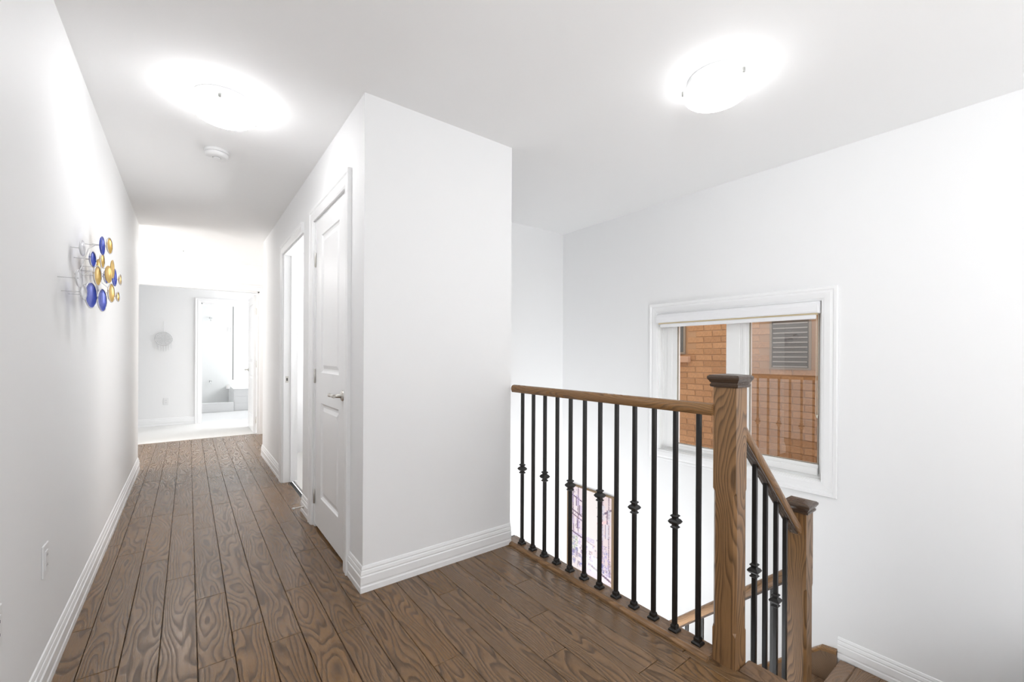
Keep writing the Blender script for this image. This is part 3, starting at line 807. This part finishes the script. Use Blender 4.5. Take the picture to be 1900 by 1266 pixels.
def ceiling_light(label, x, y, a0, watt=1.0):
    M['dome'] = emit('lit_frosted_glass', (0.99, 0.99, 1.0), LAMP * watt)
    t = thing('ceiling_light', label, 'lamp', (x, y, H))
    MB().lathe([(.128, 0), (.133, -.004), (.133, -.014), (.143, -.040), (.1435, -.0515), (.02, -.0520)], 40, 'Z', (x, y, H)).obj('base', 'plastic', t, 'white metal pan')
    prof = [(.1465, -.0515), (.150, -.053), (.150, -.058)]
    for i in range(1, 9):
        a = i / 8 * math.pi / 2
        prof.append((.150 * math.cos(a) ** .9 + .002, -.058 - .062 * math.sin(a)))
    MB().lathe(prof, 40, 'Z', (x, y, H), cap=False).obj('glass_dome', 'dome', t, 'lit frosted glass dome')
    for k in range(3):
        a = R(a0 + 120 * k); cx, cy = x + .151 * math.cos(a), y + .151 * math.sin(a)
        mb = MB().lathe([(.0030, -.046), (.0085, -.048), (.0085, -.066), (.004, -.069)], 10, 'Z', (cx, cy, H))
        mb.obj('clip', 'clip', t, 'small metal clip')
    return t


ceiling_light('lit frosted dome light over the stairwell', 2.000, 1.018, 131, 0.75)
ceiling_light('lit frosted dome light in the corridor by the smoke alarm', .144, 2.677, 20, 1.75)
ceiling_light('lit frosted dome light before the double doors', -.08, 6.80, 40, 0.95)

sa = thing('smoke_alarm', 'white round smoke alarm on the corridor ceiling', 'smoke alarm', (.142, 3.378, H))
MB().lathe([(.066, 0), (.068, -.004), (.068, -.016), (.064, -.019)], 32, 'Z', (.142, 3.378, H)).obj('base', 'plastic', sa)
MB().lathe([(.061, -.018), (.061, -.022)], 32, 'Z', (.142, 3.378, H)).obj('vent_slot', 'greyline', sa, 'grey vent slot')
MB().lathe([(.064, -.0215), (.065, -.026), (.062, -.040), (.052, -.046), (.010, -.048)], 32, 'Z', (.142, 3.378, H)).obj('cover', 'plastic', sa)
MB().lathe([(.0235, -.0455), (.0235, -.0490), (.0205, -.0495)], 24, 'Z', (.142, 3.372, H)).obj('ring', 'greyline', sa)
MB().lathe([(.0195, -.047), (.0195, -.0515), (.016, -.053)], 24, 'Z', (.142, 3.372, H)).obj('test_button', 'plastic', sa)

# ------------------------------------------------------------------ outlets, door stop


def outlet(label, y, z, wall='left', dims=(.070, .115)):
    o = thing('wall_outlet', label, 'outlet', (XL, y, z) if wall == 'left' else (y, YD, z))

    def bx(u0, u1, z0, z1, d0, d1, ch=.002):
        return MB().box(XL + d0, XL + d1, y + u0, y + u1, z + z0, z + z1, ch) if wall == 'left' else MB().box(y + u0, y + u1, YD - d1, YD - d0, z + z0, z + z1, ch)
    a, h_ = dims[0] / 2, dims[1] / 2
    bx(-a, a, -h_, h_, 0, .006).obj('cover_plate', 'plastic', o)
    f = bx(-.017, .017, -.034, .034, .005, .0085, .001).obj('face', 'plastic', o)
    for zz in (-.018, .018):
        for u in (-.006, .006): bx(u - .0012, u + .0012, zz - .004, zz + .004, .008, .0088, 0).obj('slot', 'slot', f)
    return o


outlet('white wall outlet on the long corridor wall', 2.222, .458)
outlet('white wall outlet at the near end of the long corridor wall', 1.735, .458)
outlet('white outlet low on the bedroom wall', -.291, .406, 'bed')
ds = thing('door_stop', 'short metal door stop on the baseboard between the doorways', 'door stop', (XR - .015, 3.47, .058))
MB().lathe([(.011, 0), (.011, -.004), (.005, -.006), (.0042, -.062)], 12, 'X', (XR - .0125, 3.47, .058)).obj('rod', 'nickel', ds)
MB().lathe([(.0075, -.062), (.0085, -.064), (.0085, -.074), (.006, -.078)], 12, 'X', (XR - .0125, 3.47, .058)).obj('rubber_tip', 'plastic', ds, 'pale rubber tip')

# ------------------------------------------------------------------ wall sculpture of enamel discs
art = thing('wall_sculpture', 'wall sculpture of cobalt blue and gold discs on silver wires', 'wall art', (XL, 3.0, 1.6))
DISCS = [('blue', 2.818, 1.717, .045, 3.5, -.335), ('gold', 3.137, 1.780, .043, 9, -.345), ('blue', 2.693, 1.628, .036, 9, -.352), ('gold', 2.705, 1.556, .045, 9, -.338),
         ('gold', 3.021, 1.610, .045, 10, -.335), ('gold', 2.960, 1.668, .037, 5.5, -.352), ('blue', 3.120, 1.610, .036, 8, -.355), ('blue', 2.595, 1.454, .056, 12, -.345),
         ('blue', 2.900, 1.463, .056, 10, -.345), ('gold', 3.165, 1.529, .051, 9, -.340), ('gold', 3.290, 1.543, .038, 5, -.350), ('gold', 3.261, 1.674, .052, 1.5, -.345),
         ('blue', 3.370, 1.642, .052, 4, -.348), ('gold', 3.630, 1.665, .034, 2, -.348), ('gold', 3.491, 1.543, .030, 6, -.345), ('blue', 3.342, 1.541, .046, 4.5, -.358),
         ('silver', 2.395, 1.499, .036, 6, -.352), ('silver', 2.459, 1.452, .032, 8, -.348), ('gold', 2.839, 1.614, .042, 0.5, -.350), ('blue', 2.884, 1.599, .040, 4.5, -.356),
         ('silver', 2.62, 1.66, .035, 5, -.375)]
for col, y, z, r, tilt, x in DISCS:
    mb = MB().lathe([(.0005, -.004), (r * .5, -.003), (r * .9, .001), (r, .005), (r * .985, .0065), (r * .88, .003), (r * .5, -.001), (.0005, -.002)], 28, 'X')
    me = mesh_of(mb, 'disc', col)
    o = inst('disc', me, art, (x, y, z), (0, 0, -R(tilt)))
    if random.random() < .6 and col != 'silver':
        mb = MB().tube([(.006, r * 1.0 * math.cos(a), r * 1.0 * math.sin(a)) for a in [2 * math.pi * i / 28 for i in range(28)]], .0022, 6, True)
        o2 = bpy.data.objects.new('rim', mesh_of(mb, 'rim', 'silver')); C.objects.link(o2); o2.parent = o
    mb = MB().tube([(XL, y, z), (x - .003, y, z)], .0016, 6); mb.obj('stud', 'wire', art)
for pts in ([(2.40, 1.50), (2.70, 1.575), (3.02, 1.60), (3.36, 1.64), (3.63, 1.665)], [(2.45, 1.47), (2.70, 1.53), (2.95, 1.56), (3.2, 1.56), (3.48, 1.56)],
            [(2.60, 1.455), (2.9, 1.463), (3.16, 1.50), (3.40, 1.52)], [(2.42, 1.52), (2.62, 1.66), (2.82, 1.72), (3.13, 1.77)]):
    MB().tube([(-.352, y, z) for y, z in pts], .0018, 6).obj('wire', 'wire', art, 'thin silver wire')

# ------------------------------------------------------------------ dream catcher on the bedroom wall
dc = thing('dream_catcher', 'white woven dream catcher hanging on the bedroom wall', 'dream catcher', (-.323, YD, 1.44))
cy, cz = YD - .012, 1.446


def circ(r, n=32, dx=0, dz=0): return [(-.323 + dx + r * math.cos(2 * math.pi * i / n), cy, cz + dz + r * math.sin(2 * math.pi * i / n)) for i in range(n)]


MB().tube(circ(.112), .0045, 6, True).obj('hoop', 'macrame', dc)
mb = MB()
for r in (.092, .072, .052, .034, .016): mb.tube(circ(r), .0020, 5, True)
mb.obj('woven_rings', 'macrame', dc)
mb = MB()
for i in range(10):
    a = 2 * math.pi * i / 10; mb.tube([(-.323 + .02 * math.cos(a), cy, cz + .02 * math.sin(a)), (-.323 + .11 * math.cos(a), cy, cz + .11 * math.sin(a))], .0018, 5)
mb.obj('web', 'macrame', dc)
MB().tube([(-.323, cy, cz + .11), (-.323, cy + .008, 1.74)], .002, 5).obj('hanging_string', 'macrame', dc)
for i in range(7):
    t_ = (i - 3) / 3; x = -.323 + .10 * t_; z0 = cz - .112 * math.sqrt(max(0.02, 1 - (.95 * t_) ** 2))
    MB().tube([(x, cy, z0), (x * 1.0, cy, 1.235 + .05 * t_ * t_)], .0026, 5).obj('fringe', 'macrame', dc)

# ------------------------------------------------------------------ bathroom seen through the far doors
sh = thing('glass_shower', 'clear glass shower enclosure in the bathroom', 'shower', (.5, 10.6, 0))
MB().box(.20, .672, 10.60, 10.608, .20, 2.17).obj('door', 'shower_glass', sh, 'frameless glass door')
MB().box(.690, .738, 10.60, 10.608, .20, 2.17).obj('side_panel', 'shower_glass', sh)
MB().box(.738, .750, 10.585, 10.61, .66, 2.19).obj('seal', 'dark_seal', sh, 'dark vertical edge seal')
for z in (1.706, .518):
    MB().box(.628, .700, 10.590, 10.600, z - .045, z + .045, .003).obj('hinge', 'chrome', sh, 'square chrome hinge')
MB().box(.15, .76, 10.57, 10.66, 0.006, .195, .004).obj('curb', 'tile', sh)
for z in (1.935, .639):
    t = thing('towel_hook', 'small chrome hook on the %s of the shower wall' % ('upper part' if z > 1 else 'lower part'), 'hook', (.362, 12.2, z))
    zz = 1.2 + (z - 1.2) * 12.15 / 10.6
    MB().lathe([(.025, 0), (.025, -.008), (.008, -.012), (.008, -.05)], 14, 'Y', (.415, 12.2, zz)).obj('mount', 'chrome', t)
    MB().tube([(.415, 12.152, zz + .03), (.415, 12.150, zz), (.415, 12.14, zz - .06), (.415, 12.125, zz - .07)], .008, 8).obj('hook_bar', 'chrome', t)
tub = thing('tub_deck', 'white tiled bathtub deck beside the shower', 'bathtub', (1.2, 11.2, 0))
MB().box(.765, 2.29, 10.62, 12.19, .006, .452).obj('deck_body', 'tile', tub)
tile_me = mesh_of(MB().box(-.147, .147, -.006, 0, -.072, .072, .002), 'tile', 'tile')
for i in range(4):
    for j in range(3): inst('tile', tile_me, tub, (.92 + .3 * i, 10.62, .085 + .148 * j))
MB().box(.755, 2.29, 10.605, 12.19, .452, .470, .004).obj('deck_top', 'tile', tub)
MB().box(.80, .86, 10.70, 10.76, .47, .47 + .2, .02).obj('bottle', 'plastic', tub) if False else None

# ------------------------------------------------------------------ framed street painting low on the stairwell wall
pt = thing('framed_painting', 'framed watercolour of a town street with lavender and pink facades', 'painting', (XW, 2.95, -.6))
PY0, PY1, PZ0, PZ1 = 2.640, 3.255, -1.045, -.158
mb = MB(); frame_rings(mb, PY0, PY1, PZ0, PZ1, [(0, XW - .001), (0, XW - .026), (.003, XW - .028), (.013, XW - .028), (.014, XW - .020), (.014, XW - .001)])
mb.obj('frame', 'frame', pt, 'thin bronze frame')
# canvas print: colour per cell of a fine grid
nu, nv = 90, 130
rng = random.Random(3)
img = [[(0.72, 0.64, 0.64) for _ in range(nu)] for _ in range(nv)]


def put(u0, u1, v0, v1, col, a=1.0, rag=0.0):
    for j in range(max(0, int(v0 * nv)), min(nv, int(v1 * nv) + 1)):
        for i in range(max(0, int(u0 * nu)), min(nu, int(u1 * nu) + 1)):
            if rag and rng.random() < rag: continue
            o_ = img[j][i]; k = a * rng.uniform(.75, 1.0); img[j][i] = tuple(o_[c_] * (1 - k) + col[c_] * k for c_ in range(3))


def line(u0, v0, u1, v1, col, wd=.010, a=.8, rag=.15):
    n = 140
    for t in range(n + 1):
        f_ = t / n; u = u0 + (u1 - u0) * f_; v = v0 + (v1 - v0) * f_
        put(u - wd / 2, u + wd / 2, v - wd / 3, v + wd / 3, col, a, rag)


DK, LV, PK, BL_, GN = (.16, .10, .15), (.42, .33, .58), (.72, .50, .50), (.17, .17, .42), (.16, .30, .14)
# u: 0 = far (left in the photo), 1 = near; v: 0 = top
put(0, .36, 0, .62, (.68, .58, .61), .7); put(.70, 1, .0, .80, (.64, .50, .50), .7)
put(.37, .68, 0, .66, (.76, .70, .67), .8)
for u in (.12, .24, .36): line(u, .0, u + .01, .56, DK, .010, .6)
for u in (.72, .80, .93): line(u, .08 if u < .8 else 0, u, .82, DK, .010, .6)
for v in (.10, .28, .33): line(.02, v, .33, v + .06, DK, .010, .6)
line(.69, .27, .99, .14, DK, .014, .8); line(.69, .35, .99, .26, PK, .02, .7)
for u, v in ((.06, .10), (.20, .13), (.08, .37), (.22, .40), (.28, .22)): put(u, u + .07, v, v + .10, LV, .55, .25); line(u, v, u, v + .1, DK, .008, .7)
for u, v in ((.76, .36), (.86, .33), (.77, .12), (.90, .16)): put(u, u + .07, v, v + .15, (.55, .55, .62), .7, .2); line(u, v, u, v + .15, DK, .008, .7)
put(.0, .62, .56, .60, LV, .55, .1); line(.0, .55, .62, .63, DK, .012, .7); put(.0, .60, .60, .80, (.82, .72, .74), .6)
put(.10, .24, .60, .78, GN, .75, .45)
for _ in range(34):
    u, v = rng.uniform(.05, .62), rng.uniform(.62, .86); put(u, u + rng.uniform(.02, .06), v, v + rng.uniform(.01, .05), rng.choice([LV, DK, PK, BL_]), .6, .3)
for _ in range(40):
    u, v = rng.uniform(.70, .98), rng.uniform(.55, .88); put(u, u + rng.uniform(.02, .05), v, v + rng.uniform(.02, .07), rng.choice([LV, DK, PK, BL_, BL_]), .65, .3)
for _ in range(30):
    u, v = rng.uniform(.0, .35), rng.uniform(.74, .92); put(u, u + .05, v, v + .035, rng.choice([BL_, LV, DK]), .6, .3)
put(.45, .98, .90, 1.0, (.80, .70, .78), .6); line(.50, .86, 1, .95, DK, .02, .7); put(.40, .70, .76, .92, (.88, .82, .83), .6, .1)
for _ in range(160):
    u, v = rng.random(), rng.random()
    if .40 < u < .66 and v < .6: continue
    put(u, u + .02, v, v + .012, rng.choice([LV, DK, PK]), .6, .2)
vs_, fs, cols = [], [], []
iy0, iy1, iz0, iz1 = PY0 + .013, PY1 - .013, PZ0 + .013, PZ1 - .013
for j in range(nv + 1):
    for i in range(nu + 1): vs_.append((XW - .019, iy1 + (iy0 - iy1) * i / nu, iz1 + (iz0 - iz1) * j / nv))
for j in range(nv):
    for i in range(nu):
        k = j * (nu + 1) + i; fs.append((k, k + 1, k + nu + 2, k + nu + 1)); cols.append(img[j][i])
mb = MB().add(vs_, fs); mb.add([(XW - .001, iy0, iz0), (XW - .001, iy1, iz0), (XW - .001, iy1, iz1), (XW - .001, iy0, iz1)], [(0, 1, 2, 3)])
cm = bpy.data.materials.new('street_print'); cm.use_nodes = True
at = cm.node_tree.nodes.new('ShaderNodeAttribute'); at.attribute_name = 'print'
cm.node_tree.links.new(at.outputs['Color'], cm.node_tree.nodes['Principled BSDF'].inputs['Base Color'])
cm.node_tree.nodes['Principled BSDF'].inputs['Roughness'].default_value = .6
cv = mb.obj('canvas', cm, pt, 'printed street scene')
ca = cv.data.color_attributes.new('print', 'FLOAT_COLOR', 'CORNER')
for p in cv.data.polygons:
    col = cols[p.index] if p.index < len(cols) else (.8, .8, .8)
    for li in p.loop_indices: ca.data[li].color = (*col, 1)
